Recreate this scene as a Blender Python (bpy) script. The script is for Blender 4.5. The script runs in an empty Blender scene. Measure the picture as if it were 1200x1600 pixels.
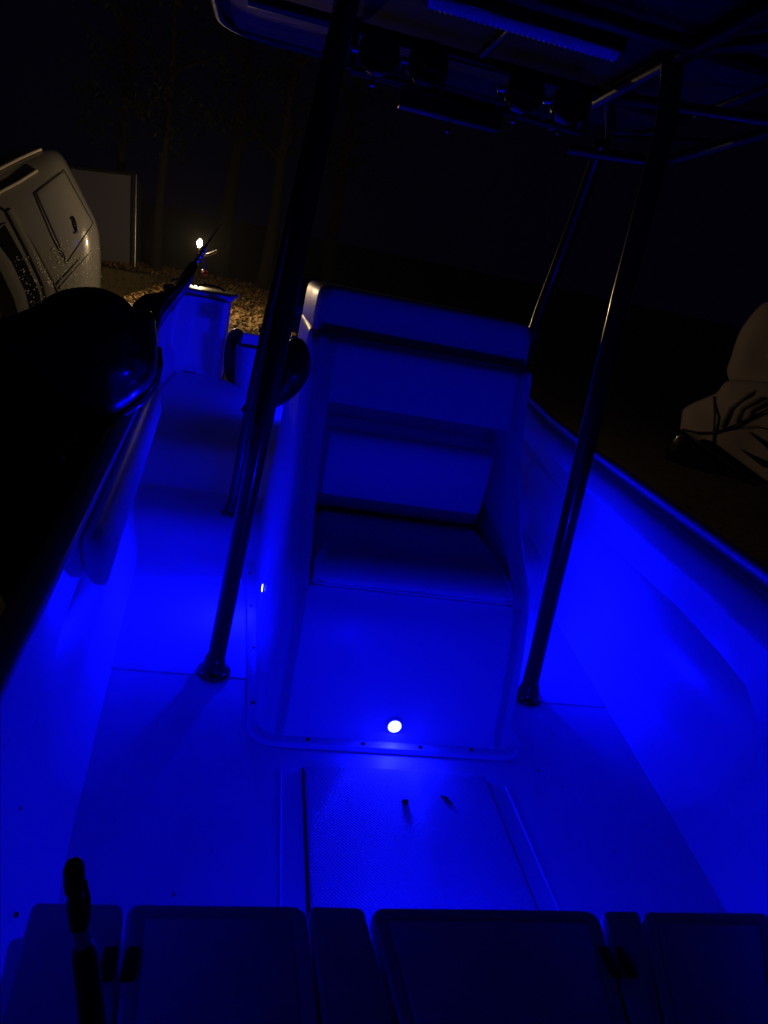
import bpy, bmesh, math, random
from mathutils import Vector, Matrix
random.seed(7)
S = bpy.context.scene
COL = S.collection
R = math.radians

# ------------------------------------------------------------------ camera
FPX, ROLL, PITCH, YAW = 1038.8, R(11.297), R(18.184), R(11.78)
CAM = Vector((0.0, 0.0, 1.25))
cam_d = bpy.data.cameras.new('camera')
cam = bpy.data.objects.new('camera', cam_d)
COL.objects.link(cam)
cam_d.sensor_fit = 'HORIZONTAL'
cam_d.sensor_width = 36.0
cam_d.lens = 36.0 * FPX / 1200.0
cam_d.clip_start = 0.02
cam_d.clip_end = 400
cam.location = CAM
cam.rotation_euler = (Matrix.Rotation(-YAW, 3, 'Z') @ Matrix.Rotation(R(90) - PITCH, 3, 'X') @ Matrix.Rotation(ROLL, 3, 'Z')).to_euler()
S.camera = cam

# ------------------------------------------------------------------ night sky, exposure
w = bpy.data.worlds.new('World')
S.world = w
w.use_nodes = True
bg = w.node_tree.nodes['Background']
bg.inputs[0].default_value = (0.10, 0.12, 1.0, 1)
bg.inputs[1].default_value = 0.0021
S.view_settings.view_transform = 'Standard'
S.view_settings.look = 'None'
S.view_settings.exposure = 0
S.view_settings.gamma = 1
S.view_settings.use_curve_mapping = False
S.cycles.use_denoising = True
S.cycles.max_bounces = 8
S.cycles.diffuse_bounces = 6
S.cycles.sample_clamp_indirect = 6
S.cycles.blur_glossy = 0.3

# light sources of the place: blue courtesy lights and one warm lamp
LED_RGB = (0.0009, 0.0013, 1.0)
LED_STRENGTH = 4500
LAMP_RGB = (1.0, 0.70, 0.36)
LAMP_STRENGTH = 1700

# ------------------------------------------------------------------ pixel ray -> real point at a real distance
def _ray(u, v):
    dx, dy = u - 600.0, 800.0 - v
    X = dx * math.cos(ROLL) - dy * math.sin(ROLL)
    Y = dx * math.sin(ROLL) + dy * math.cos(ROLL)
    fw = FPX * math.cos(PITCH) + Y * math.sin(PITCH)
    up = Y * math.cos(PITCH) - FPX * math.sin(PITCH)
    return Vector((X * math.cos(YAW) + fw * math.sin(YAW), -X * math.sin(YAW) + fw * math.cos(YAW), up))
def at(u, v, y):
    d = _ray(u, v)
    return CAM + d * (y / d.y)
def atz(u, v, z):
    d = _ray(u, v)
    return CAM + d * ((z - CAM.z) / d.z)

# ------------------------------------------------------------------ materials
def mat(name, base, rough=0.5, metal=0.0, coat=0.0, noise=0.0, nscale=30, bump=0.0, bscale=60, spec=0.5, emit=None, rvar=0.0, trans=0.0):
    m = bpy.data.materials.new(name)
    m.use_nodes = True
    nt = m.node_tree
    b = nt.nodes['Principled BSDF']
    b.inputs['Base Color'].default_value = (*base, 1)
    b.inputs['Roughness'].default_value = rough
    b.inputs['Metallic'].default_value = metal
    b.inputs['Coat Weight'].default_value = coat
    b.inputs['Coat Roughness'].default_value = 0.08
    b.inputs['Specular IOR Level'].default_value = spec
    b.inputs['Transmission Weight'].default_value = trans
    tc = nt.nodes.new('ShaderNodeTexCoord')
    if noise or rvar:
        n = nt.nodes.new('ShaderNodeTexNoise')
        n.inputs['Scale'].default_value = nscale
        n.inputs['Detail'].default_value = 6
        n.inputs['Roughness'].default_value = 0.65
        nt.links.new(tc.outputs['Object'], n.inputs['Vector'])
        if noise:
            r = nt.nodes.new('ShaderNodeMix')
            r.data_type = 'RGBA'
            r.inputs['A'].default_value = (*[c * (1 - noise) for c in base], 1)
            r.inputs['B'].default_value = (*[min(1, c * (1 + noise)) for c in base], 1)
            nt.links.new(n.outputs['Fac'], r.inputs['Factor'])
            nt.links.new(r.outputs['Result'], b.inputs['Base Color'])
        if rvar:
            mr = nt.nodes.new('ShaderNodeMapRange')
            mr.inputs['From Min'].default_value = 0.3
            mr.inputs['From Max'].default_value = 0.7
            mr.inputs['To Min'].default_value = max(0.02, rough - rvar)
            mr.inputs['To Max'].default_value = min(1, rough + rvar)
            nt.links.new(n.outputs['Fac'], mr.inputs['Value'])
            nt.links.new(mr.outputs['Result'], b.inputs['Roughness'])
    if bump:
        n2 = nt.nodes.new('ShaderNodeTexNoise')
        n2.inputs['Scale'].default_value = bscale
        n2.inputs['Detail'].default_value = 4
        nt.links.new(tc.outputs['Object'], n2.inputs['Vector'])
        bp = nt.nodes.new('ShaderNodeBump')
        bp.inputs['Strength'].default_value = bump
        bp.inputs['Distance'].default_value = 0.004
        nt.links.new(n2.outputs['Fac'], bp.inputs['Height'])
        nt.links.new(bp.outputs['Normal'], b.inputs['Normal'])
    if emit:  # gives off light
        b.inputs['Emission Color'].default_value = (*emit[0], 1)
        b.inputs['Emission Strength'].default_value = emit[1]
    return m

GEL = mat('white_gelcoat', (.81, .82, .83), .38, noise=.035, nscale=5, rvar=.10, bump=.06, bscale=14)
DECK = mat('deck_gelcoat', (.78, .79, .80), .40, noise=.09, nscale=7, rvar=.14, bump=.10, bscale=500)
VINYL = mat('white_vinyl', (.76, .76, .77), .48, noise=.03, nscale=10, bump=.12, bscale=220)
BLACKPIPE = mat('black_powder_coat', (.010, .010, .011), .2, coat=.25, bump=.03, bscale=60)
FRAMEPIPE = mat('matt_black_pipe', (.008, .008, .009), .32, spec=.35, bump=.03, bscale=60)
RUBBER = mat('black_rubber', (.015, .015, .016), .5, bump=.2, bscale=200)
BLACKGLOSS = mat('black_gloss', (.006, .006, .008), .22, coat=.6, rvar=.12, nscale=9)
CHROME = mat('chrome', (.75, .75, .78), .10, metal=1.0)
STEEL = mat('brushed_steel', (.55, .55, .56), .3, metal=1.0)
SCREW = mat('dark_screw', (.04, .04, .045), .4, metal=.6)
LENSES = {k: mat('led_lens', (.9, .9, .95), .2, emit=((max(LED_RGB[0], 1.4/(LED_STRENGTH*k)), max(LED_RGB[1], 1.9/(LED_STRENGTH*k)), 1.0), LED_STRENGTH*k)) for k in (.11, .36, .72, 2.2)}
LAMPGLASS = mat('lamp_glow', (1, .9, .8), .4, emit=(LAMP_RGB, LAMP_STRENGTH))
CANVAS = mat('dark_canvas', (.022, .022, .025), .8, noise=.3, nscale=20, bump=.5, bscale=120)
VANPAINT = mat('wet_van_paint', (.20, .20, .205), .2, coat=1.0, noise=.07, nscale=3, rvar=.12, bump=.5, bscale=90)
GLASS_DARK = mat('dark_wet_glass', (.008, .008, .009), .12, coat=.3)
WATER = mat('water_drop', (.9, .9, .9), .03, spec=1.0, trans=1.0)
SHED = mat('pale_wall_paint', (.19, .185, .23), .7, noise=.05, nscale=3)
DARKTRIM = mat('dark_trim', (.015, .014, .013), .5)
TARP = mat('beige_tarp', (.50, .41, .39), .75, noise=.12, nscale=3, bump=.6, bscale=14)
BUCKET = mat('milky_plastic', (.42, .41, .45), .45, noise=.05)
BAG = mat('black_plastic_bag', (.012, .012, .014), .32, bump=1.0, bscale=25)
BARK = mat('dark_bark', (.02, .015, .012), .9, noise=.4, nscale=8, bump=1.0, bscale=20)
LEAF = mat('dark_leaves', (.022, .03, .016), .7, noise=.5, nscale=2)
RED = mat('red_plastic', (.5, .03, .02), .4)

def nonskid():
    m = mat('nonskid_gelcoat', (.78, .79, .80), .2, noise=.04, nscale=6)
    nt = m.node_tree
    b = nt.nodes['Principled BSDF']
    tc = nt.nodes.new('ShaderNodeTexCoord')
    mp = nt.nodes.new('ShaderNodeMapping')
    mp.inputs['Rotation'].default_value = (0, 0, R(45))
    v = nt.nodes.new('ShaderNodeTexVoronoi')
    v.inputs['Scale'].default_value = 150
    v.inputs['Randomness'].default_value = .25
    nt.links.new(tc.outputs['Object'], mp.inputs['Vector'])
    nt.links.new(mp.outputs['Vector'], v.inputs['Vector'])
    bp = nt.nodes.new('ShaderNodeBump')
    bp.invert = True
    bp.inputs['Strength'].default_value = .9
    bp.inputs['Distance'].default_value = .006
    nt.links.new(v.outputs['Distance'], bp.inputs['Height'])
    nt.links.new(bp.outputs['Normal'], b.inputs['Normal'])
    return m
NONSKID = nonskid()

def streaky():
    m = mat('stained_lamplit_canvas', (.42, .36, .30), .8)
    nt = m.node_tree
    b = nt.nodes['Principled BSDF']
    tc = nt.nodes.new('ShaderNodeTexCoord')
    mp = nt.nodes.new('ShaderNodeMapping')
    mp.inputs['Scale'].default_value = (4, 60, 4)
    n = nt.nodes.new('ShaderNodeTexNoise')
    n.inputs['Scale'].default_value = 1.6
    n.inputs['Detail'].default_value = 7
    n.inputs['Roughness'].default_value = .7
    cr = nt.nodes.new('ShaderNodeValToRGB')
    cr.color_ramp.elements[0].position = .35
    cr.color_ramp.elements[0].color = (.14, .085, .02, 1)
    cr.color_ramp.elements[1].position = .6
    cr.color_ramp.elements[1].color = (.60, .40, .12, 1)  # warm lamplight put into the brown, over dirt streaks
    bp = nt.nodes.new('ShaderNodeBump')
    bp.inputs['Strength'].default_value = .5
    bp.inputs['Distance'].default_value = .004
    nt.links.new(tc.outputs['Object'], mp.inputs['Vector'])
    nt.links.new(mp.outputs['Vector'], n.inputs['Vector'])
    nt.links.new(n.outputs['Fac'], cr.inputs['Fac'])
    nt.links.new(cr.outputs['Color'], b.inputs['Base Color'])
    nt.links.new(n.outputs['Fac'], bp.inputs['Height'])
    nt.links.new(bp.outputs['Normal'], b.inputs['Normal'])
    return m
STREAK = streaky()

def earth():
    m = mat('leaf_litter', (.16, .11, .06), .95)
    nt = m.node_tree
    b = nt.nodes['Principled BSDF']
    tc = nt.nodes.new('ShaderNodeTexCoord')
    n = nt.nodes.new('ShaderNodeTexNoise')
    n.inputs['Scale'].default_value = 9
    n.inputs['Detail'].default_value = 9
    n.inputs['Roughness'].default_value = .75
    cr = nt.nodes.new('ShaderNodeValToRGB')
    cr.color_ramp.elements[0].position = .38
    cr.color_ramp.elements[0].color = (.05, .035, .02, 1)
    cr.color_ramp.elements[1].position = .62
    cr.color_ramp.elements[1].color = (.15, .10, .05, 1)
    e = cr.color_ramp.elements.new(.52)
    e.color = (.16, .13, .055, 1)
    nt.links.new(tc.outputs['Object'], n.inputs['Vector'])
    nt.links.new(n.outputs['Fac'], cr.inputs['Fac'])
    nt.links.new(cr.outputs['Color'], b.inputs['Base Color'])
    return m
EARTH = earth()

# ------------------------------------------------------------------ mesh helpers
class MB:
    def __init__(s):
        s.v, s.f = [], []
    def add(s, vs, fs):
        o = len(s.v)
        s.v += [tuple(p) for p in vs]
        s.f += [tuple(i + o for i in f) for f in fs]
        return s
    def box(s, x0, x1, y0, y1, z0, z1):
        return s.add([(x0,y0,z0),(x1,y0,z0),(x1,y1,z0),(x0,y1,z0),(x0,y0,z1),(x1,y0,z1),(x1,y1,z1),(x0,y1,z1)],
                     [(3,2,1,0),(4,5,6,7),(0,1,5,4),(1,2,6,5),(2,3,7,6),(3,0,4,7)])
    def loft(s, rings, closed=True, cap=True):
        n = len(rings[0]); vs = [p for r in rings for p in r]; fs = []
        for i in range(len(rings) - 1):
            for j in range(n if closed else n - 1):
                k = (j + 1) % n
                fs.append((i*n + j, i*n + k, (i+1)*n + k, (i+1)*n + j))
        if cap:
            fs.append(tuple(reversed(range(n))))
            fs.append(tuple((len(rings)-1)*n + j for j in range(n)))
        return s.add(vs, fs)
    def tube(s, pts, r, n=14, cap=True):
        pts = [Vector(p) for p in pts]
        rs = r if isinstance(r, (list, tuple)) else [r] * len(pts)
        rings = []; up = None
        for i, p in enumerate(pts):
            t = (pts[min(i+1, len(pts)-1)] - pts[max(i-1, 0)]).normalized()
            if up is None:
                up = t.orthogonal().normalized()
            a = (up - t * up.dot(t)).normalized(); up = a
            b = t.cross(a)
            rings.append([p + (a * math.cos(2*math.pi*k/n) + b * math.sin(2*math.pi*k/n)) * rs[i] for k in range(n)])
        return s.loft(rings, True, cap)
    def lathe(s, prof, o, axis, n=24, cap=True):           # prof: (distance along axis, radius)
        axis = Vector(axis).normalized(); a = axis.orthogonal().normalized(); b = axis.cross(a); o = Vector(o)
        return s.loft([[o + axis*t + (a*math.cos(2*math.pi*k/n) + b*math.sin(2*math.pi*k/n))*r for k in range(n)] for t, r in prof], True, cap)
    def ball(s, c, r, n=8):
        c = Vector(c)
        return s.lathe([(-r*math.cos(math.pi*i/n), max(1e-4, r*math.sin(math.pi*i/n))) for i in range(n+1)], c, (0,0,1), n+2)
    def build(s, name, m, parent=None, smooth=True, angle=38, bevel=0, subsurf=0):
        me = bpy.data.meshes.new(name)
        me.from_pydata(s.v, [], s.f)
        bm = bmesh.new(); bm.from_mesh(me)
        bmesh.ops.recalc_face_normals(bm, faces=bm.faces)
        if bevel:
            es = [e for e in bm.edges if len(e.link_faces) == 2 and e.calc_face_angle(0) > R(40)]
            bmesh.ops.bevel(bm, geom=es, offset=bevel, segments=3, profile=.5, affect='EDGES', clamp_overlap=True)
        bm.to_mesh(me); bm.free()
        me.materials.append(m)
        if smooth:
            me.shade_smooth()
            me.set_sharp_from_angle(angle=R(angle))
        o = bpy.data.objects.new(name, me)
        COL.objects.link(o)
        if subsurf:
            md = o.modifiers.new('smooth', 'SUBSURF'); md.levels = md.render_levels = subsurf
        if parent:
            o.parent = parent
            o.matrix_parent_inverse = Matrix.Translation(parent.location).inverted()
        return o

def tag(o, label, cat, group=None):
    o['label'] = label; o['category'] = cat
    if group: o['group'] = group
    return o
def thing(name, label, cat, loc=(0,0,0), group=None):
    o = bpy.data.objects.new(name, None)
    o.empty_display_size = .05
    COL.objects.link(o); o.location = loc
    return tag(o, label, cat, group)

def smooth_poly(pts, k=6):                      # closed Catmull-Rom through 2-D points
    n = len(pts); out = []
    for i in range(n):
        p0, p1, p2, p3 = pts[i-1], pts[i], pts[(i+1) % n], pts[(i+2) % n]
        for j in range(k):
            t = j / k
            out.append(tuple(.5*((2*b) + (c-a)*t + (2*a-5*b+4*c-d)*t*t + (3*b-a-3*c+d)*t**3) for a, b, c, d in zip(p0, p1, p2, p3)))
    return out

class Puff:
    """A rounded solid with the given outline: dome in front, shallower dome behind."""
    def __init__(s, outline_uv, y, depth, back=None, k=6, power=2.0, smooth=True, turn=None):
        uv = smooth_poly(outline_uv, k) if smooth else outline_uv
        s.turn, s.y = turn, y
        s.P = [s.put(u, v) for u, v in uv]
        s.c = sum(s.P, Vector()) / len(s.P)
        s.ax = (s.c - CAM).normalized()
        s.d, s.b, s.pw = depth, depth if back is None else back, power
    def put(s, u, v):                           # on the plane y = const, or on one turned about the vertical
        if s.turn is None: return at(u, v, s.y)
        k, x0 = s.turn; d = _ray(u, v)
        return CAM + d * ((s.y + k*x0) / (d.y + k*d.x))
    def h(s, rho):
        return max(0.0, 1 - min(1, rho) ** s.pw) ** .5
    def mesh(s, mb, rings=9, wob=0.0, fr=6.0):
        n = len(s.P); L = []
        steps = [math.sin(math.pi/2*i/rings) for i in range(rings+1)]
        seq = [(r, -1) for r in steps[1:]] + [(r, 1) for r in reversed(steps[1:-1])]
        R_ = []
        for r, sg in seq:
            ring = []
            for p in s.P:
                q = s.c + (p - s.c) * r
                q = q + s.ax * (sg * s.h(r) * (s.d if sg < 0 else s.b))
                if wob:
                    q = q + Vector((0, wob*math.sin(q.x*fr*1.7 + q.z*fr)*math.sin(q.z*fr*1.3 - q.x*fr*.6), 0))
                ring.append(q)
            R_.append(ring)
        mb.loft(R_, True, False)
        f0 = s.c - s.ax * s.d; b0 = s.c + s.ax * s.b
        mb.add([f0] + R_[0], [(0, (j+1) % n + 1, j + 1) for j in range(n)])
        mb.add([b0] + R_[-1], [(0, j + 1, (j+1) % n + 1) for j in range(n)])
        return mb
    def on(s, u, v, off=0.0):                   # point of the front surface seen at this place
        q = s.put(u, v); d = q - s.c
        a = math.atan2(d.z, d.x); best = 1e9
        n = len(s.P); rad = 1e9
        for i in range(n):
            p, q2 = s.P[i] - s.c, s.P[(i+1) % n] - s.c
            ex, ez = q2.x - p.x, q2.z - p.z
            den = math.cos(a)*ez - math.sin(a)*ex
            if abs(den) < 1e-12: continue
            t = (p.x*ez - p.z*ex) / den
            w_ = (p.x*math.sin(a) - p.z*math.cos(a)) / den
            if t > 0 and -1e-6 <= w_ <= 1 + 1e-6: rad = min(rad, t)
        rho = math.hypot(d.x, d.z) / rad
        return q - s.ax * (s.h(rho)*s.d + off)

def patch(mb, puff, quad, off=.012, nu=10, nv=10, thick=.012):
    """A raised panel bent over a puff; quad = four (u, v) corners."""
    (a, b, c, d) = quad
    def uv(s, t):
        return tuple((a[k]*(1-s) + b[k]*s)*(1-t) + (d[k]*(1-s) + c[k]*s)*t for k in (0, 1))
    top = [[puff.on(*uv(i/nu, j/nv), off) for i in range(nu+1)] for j in range(nv+1)]
    V = [p for r in top for p in r]; W = nu + 1
    F = [(j*W+i, j*W+i+1, (j+1)*W+i+1, (j+1)*W+i) for j in range(nv) for i in range(nu)]
    N = len(V)
    V += [p + puff.ax * thick for p in V]
    F += [tuple(reversed([k + N for k in f])) for f in F]
    rim = [i for i in range(W)] + [j*W + nu for j in range(1, nv+1)] + [nv*W + i for i in range(nu-1, -1, -1)] + [j*W for j in range(nv-1, 0, -1)]
    for i in range(len(rim)):
        p, q = rim[i], rim[(i+1) % len(rim)]
        F.append((p, p+N, q+N, q))
    return mb.add(V, F)

def lerp_table(tab, y):
    if y <= tab[0][0]: return tab[0][1]
    for (a, b), (c, d) in zip(tab, tab[1:]):
        if y <= c:
            t = (y - a) / (c - a); return b + (d - b) * t
    return tab[-1][1]

# ------------------------------------------------------------------ ground outside
def ground_z(x, y):
    z = lerp_table([(-60, -.95), (7.0, -.95), (10.5, -.02), (12, .22), (16, .42), (22, .68), (40, 1.6), (60, 4.2), (300, 8)], y)
    bank = 1 / (1 + math.exp((x - 2.0) * 1.6))
    if y < 18: bank *= 1 / (1 + math.exp(max(-50, min(50, (-3.3 - x) * 4))))
    return -.95 + (z + .95) * (bank if y < 20 else max(bank, min(1, (y - 20) / 20)))
mb = MB()
xs = [-200, -60, -30, -15] + [-10 + i*.5 for i in range(41)] + [15, 30, 60, 200]
ys_ = [-120, -30, -10, 0, 3] + [4 + i*.4 for i in range(52)] + [27, 30, 40, 60, 120, 300]
V = [(x, y, ground_z(x, y) + (random.uniform(-.03, .03) if 5 < y < 22 else 0)) for y in ys_ for x in xs]
W = len(xs)
mb.add(V, [(j*W+i, j*W+i+1, (j+1)*W+i+1, (j+1)*W+i) for j in range(len(ys_)-1) for i in range(W-1)])
g = mb.build('ground', EARTH); g['kind'] = 'structure'

# fallen leaves and grass tufts lit by the lamp
mb = MB()
for i in range(9000):
    x, y = random.uniform(-4.5, 2.5), random.uniform(9.5, 21)
    z = ground_z(x, y) + random.uniform(.0, .05)
    a = random.uniform(0, 6.28); L = random.uniform(.035, .085); tilt = random.uniform(-.6, .9)
    d = Vector((math.cos(a)*L, math.sin(a)*L, L*tilt)); e = Vector((-math.sin(a), math.cos(a), random.uniform(-.4,.4))) * L * .45
    p = Vector((x, y, z + .02))
    mb.add([p - d, p + e, p + d, p - e], [(0, 1, 2, 3)])
lv = mb.build('fallen_leaves', mat('dry_leaf', (.34, .21, .09), .8, noise=.5, nscale=1.5), smooth=False); lv['kind'] = 'stuff'
mb = MB()
for i in range(420):
    x, y = random.uniform(-3.2, 2.2), random.uniform(10, 20)
    for k in range(7):
        a = random.uniform(0, 6.28); h = random.uniform(.05, .14)
        p = Vector((x + random.gauss(0, .05), y + random.gauss(0, .05), ground_z(x, y) - .02))
        tip = p + Vector((math.cos(a)*h*.5, math.sin(a)*h*.5, h)); sd = Vector((-math.sin(a), math.cos(a), 0)) * .008
        mb.add([p - sd, p + sd, tip], [(0, 1, 2)])
gt = mb.build('grass', mat('dry_grass', (.16, .14, .05), .8, noise=.4, nscale=2), smooth=False); gt['kind'] = 'stuff'

# trees beyond the lamp
tree_spots = [(-4.6, 21, .17, 'slim straight tree trunk in the dark just right of the shed wall'),
              (-3.3, 19.5, .14, 'slender tree trunk in the dark close behind the glowing lamp'),
              (-1.9, 22.5, .26, 'thick tree trunk in the dark behind the rear left canopy leg'),
              (-.5, 20.2, .2, 'dim tree trunk in the dark between the canopy legs and the console'),
              (1.6, 26, .3, 'dark tree deep behind the console top')]
for x, y, r, lab in tree_spots:
    z = ground_z(x, y)
    t = thing('tree', lab, 'tree', (x, y, z), 'trees standing in the dark beyond the stern')
    H = random.uniform(6.5, 8.5); lean = random.uniform(-.3, .3)
    pts = [(x + lean*s*s + .04*math.sin(7*s + x), y, z - .2 + H*s) for s in [i/9 for i in range(10)]]
    mb = MB().tube(pts, [r*(1.25 if i == 0 else 1 - .08*i) for i in range(10)], 10)
    for k in range(9):
        s = random.uniform(.45, .95); a = random.uniform(0, 6.28); L = random.uniform(.6, 1.5)
        p = Vector((x + lean*s*s, y, z + H*s)); d = Vector((math.cos(a), math.sin(a), .5)) * L
        mb.tube([p, p + d*.5 + Vector((0,0,.05)), p + d], [r*.35, r*.22, .012], 6)
    mb.build('trunk', BARK, t)
    mb = MB()
    for c in range(26):
        s = random.uniform(.45, 1.08); a = random.uniform(0, 6.28); L = random.uniform(.2, 1.8)
        cx, cy, cz = x + lean*s*s + math.cos(a)*L, y + math.sin(a)*L, z + H*s + random.uniform(-.1, .5)
        for k in range(45):
            p = Vector((cx + random.gauss(0, .28), cy + random.gauss(0, .28), cz + random.gauss(0, .2)))
            d = Vector((random.gauss(0,1), random.gauss(0,1), random.gauss(0,.6))).normalized()*.09; e = d.orthogonal().normalized()*.035
            mb.add([p - d, p + e, p + d, p - e], [(0,1,2,3)])
    mb.build('crown', LEAF, t, smooth=False)

# ------------------------------------------------------------------ the boat
CX = .485
E_T = [(-.6, .36), (0, .55), (.5, .664), (1.0, .748), (2.0, .905), (2.7, 1.01), (3.5, 1.09), (4.2, 1.14), (5.0, 1.19), (6.2, 1.2)]
G_T = [(-.6, .50), (0, .655), (.5, .71), (1.0, .76), (2.0, .86), (2.7, .93), (3.1, 1.0), (4.0, 1.13), (5.0, 1.24), (6.2, 1.26)]
Z_T = [(-.6, .76), (3.4, .76), (4.6, .80), (5.4, .90), (6.2, .97)]
def ehw(y): return lerp_table(E_T, y)
def ghw(y): return lerp_table(G_T, y)
def gz(y): return lerp_table(Z_T, y)
boat = thing('boat', 'white open fishing boat with cockpit flooded in blue light', 'boat', (CX, 2.5, 0))
YS = [-.6, -.3, 0, .25, .5, .75, 1, 1.25, 1.5, 1.75, 2, 2.35, 2.7, 2.9, 3.1, 3.4, 3.7, 4, 4.3, 4.6, 5, 5.4, 5.8, 6.02]
for s in (-1, 1):
    rings = []
    for y in YS:
        e, gh, z = ehw(y), ghw(y), gz(y)
        mid = max((e + gh)/2 + .02, gh + .015)
        k = z - .76
        cr_ = max(0, min(1, (y - 1.15)/.5))
        flat_ = max((e + gh)/2 + .07, gh + .05)
        mid = flat_ + (mid - flat_)*cr_
        sec = [(e - .004, -.02), (e, .0), (e + .012, .008), (e + .03, .03), (e + .038, .07), (mid - .015, .30), (mid, .45), (mid + .006, .458), (mid + .02 + .06*cr_, .56 + .5*k),
               (gh + .06, .64 + k), (gh + .03, .70 + k), (gh - .002, .748 + k), (gh - .004, .757 + k), (gh + .002, .765 + k), (gh + .02, .768 + k), (gh + .035, .764 + k), (gh + .05, .745 + k), (gh + .055, .69 + k), (gh + .05, .62 + k),
               (gh + .06, .2), (gh - .05, -.15), (gh*.6, -.45)]
        rings.append([(CX + s*a, y, b) for a, b in sec])
    MB().loft(rings, False, False).build('hull_side', GEL, boat, angle=50)
# cockpit floor in two moulded levels
def floor_piece(y0, y1, z, name, hole=None):
    mb = MB(); n = 14
    ys = [y0 + (y1-y0)*i/n for i in range(n+1)]
    V = []
    for y in ys:
        V += [(CX - ehw(y), y, z), (CX + ehw(y), y, z)]
    for y in ys:
        V += [(CX - ehw(y), y, z - .03), (CX + ehw(y), y, z - .03)]
    m = 2*(n+1)
    F = [(2*i, 2*i+1, 2*i+3, 2*i+2) for i in range(n)] + [(m+2*i+2, m+2*i+3, m+2*i+1, m+2*i) for i in range(n)]
    F += [(0, m, m+1, 1), (2*n+1, m+2*n+1, m+2*n, 2*n)]
    mb.add(V, F)
    return mb.build(name, DECK, boat)
floor_front = floor_piece(.45, 1.8675, 0.0, 'cockpit_floor')
floor_rear = floor_piece(1.868, 2.86, 0.003, 'cockpit_floor')
# raised rear ledge and deck
def slab_y(y0, y1, z0, z1, name, inset=0.0, bev=.03, x_right=None):
    mb = MB(); ys = [y0 + (y1-y0)*i/8 for i in range(9)]
    rings = []
    for y in ys:
        hw = ehw(y) + .035 - inset
        xr = CX + hw if x_right is None else x_right(y)
        rings.append([(CX - hw, y, z0), (xr, y, z0), (xr, y, z1), (CX - hw, y, z1)])
    mb.loft(rings)
    return mb.build(name, DECK, boat, bevel=bev)
MB().loft([[(CX - ehw(y) - .03, y, -.03), (CX + ehw(y) + .03, y, -.03), (CX + ehw(y) + .03, y, z), (CX - ehw(y) - .03, y, z)]
           for y, z in [(2.62, .002), (2.70, .010), (2.76, .018), (2.82, .034), (2.88, .058), (2.93, .078), (2.98, .092), (3.04, .099), (3.1, .10), (3.4, .10), (3.62, .10)]]).build('rear_step', DECK, boat, angle=60)
def deck_right(y):
    return CX + ehw(y) + .03 if y < 5.0 else (-.07 if y < 5.2 else -.07 - (y-5.2)*.55)
MB().loft([[(CX - ehw(y) - .03, y, z0) for z0 in (0.0, zt)] + [(deck_right(y), y, zt), (deck_right(y), y, 0.0)]
           for y, zt in [(3.38, .10), (3.44, .13), (3.50, .19), (3.56, .25), (3.63, .285), (3.72, .30), (4.2, .30), (4.8, .30), (4.999, .30), (5.001, .30), (5.2, .30), (5.5, .30), (5.86, .30)]]).build('rear_deck', DECK, boat, angle=40)
MB().box(-.1, CX + 1.2, 5.0, 5.95, .02, .20).build('splash_well', DECK, boat)
p_ = atz(295, 581, .302)
MB().lathe([(0, .055), (.004, .052), (.005, .035), (-.0, .033)], p_, (0,0,1)).build('deck_drain', SCREW, boat)
# transom corner: tall moulded recess at the far left
yT = 5.86
def tq(u, v, y=yT): return at(u, v, y)
A = tq(282, 462); B = tq(358, 466); Cc = tq(350, 588)
x0, x1, zt = A.x, B.x, (A.z + B.z)/2
rx0, rx1 = tq(306, 480).x, tq(343, 480).x
zb, zs = .27, tq(325, 494).z
def sst(a_, b_, t_):
    t_ = max(0.0, min(1.0, (t_ - a_)/(b_ - a_))); return t_*t_*(3 - 2*t_)
NX, NZ = 56, 56
xa_, xb_ = x0 - .12, x1
V = []; F = []
for j in range(NZ + 1):
    z = zb + (zt - .012 - zb)*j/NZ
    for i in range(NX + 1):
        x = xa_ + (xb_ - xa_)*i/NX
        slope = rx0 + (1 - j/NZ)*-.05
        d = .03 - .13*sst(rx1 - .012, rx1 + .035, x) - .16*(1 - sst(slope - .13, slope + .015, x))
        pocket = sst(rx0 - .012, rx0 + .03, x)*(1 - sst(rx1 - .03, rx1 + .012, x))*sst(zs - .02, zs + .025, z)*(1 - sst(zt - .075, zt - .035, z))
        d += .17*pocket + .10*(1 - sst(zb, zb + .09, z))*-1
        V.append((x, yT + d, z))
W_ = NX + 1
F = [(j*W_+i, j*W_+i+1, (j+1)*W_+i+1, (j+1)*W_+i) for j in range(NZ) for i in range(NX)]
N_ = len(V)
V += [(x, yT + .34, z) for x, y, z in V]
F += [tuple(reversed([k + N_ for k in f])) for f in F]
rim = [i for i in range(W_)] + [j*W_ + NX for j in range(1, NZ+1)] + [NZ*W_ + i for i in range(NX-1, -1, -1)] + [j*W_ for j in range(NZ-1, 0, -1)]
for i in range(len(rim)):
    p, q = rim[i], rim[(i+1) % len(rim)]
    F.append((p, p+N_, q+N_, q))
MB().add(V, F).build('transom_corner', GEL, boat, angle=60)
mb = MB()
mb.box(.60, CX + 1.26, yT, yT + .35, .02, .96)  # unseen right corner, widened inward to block the lamp
mb.build('transom_corner', GEL, boat, bevel=.03)
MB().box(-.36, .595, yT + .30, yT + .42, .02, .66).build('transom_wall', GEL, boat, bevel=.02)
mb = MB().box(x0 - .16, x1 + .02, yT + .10, yT + .95, zt - .011, zt + .035)
mb.build('transom_cap', GEL, boat, bevel=.02)
for (u, v, L) in [(285, 444, .10), (330, 447, .12)]:
    c = tq(u, v, yT + .5)
    MB().tube([(c.x - L, c.y, zt + .05), (c.x - L*.6, c.y, zt + .075), (c.x + L*.6, c.y, zt + .075), (c.x + L, c.y, zt + .05)], .010, 10).build('cleat', STEEL, boat)
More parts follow.
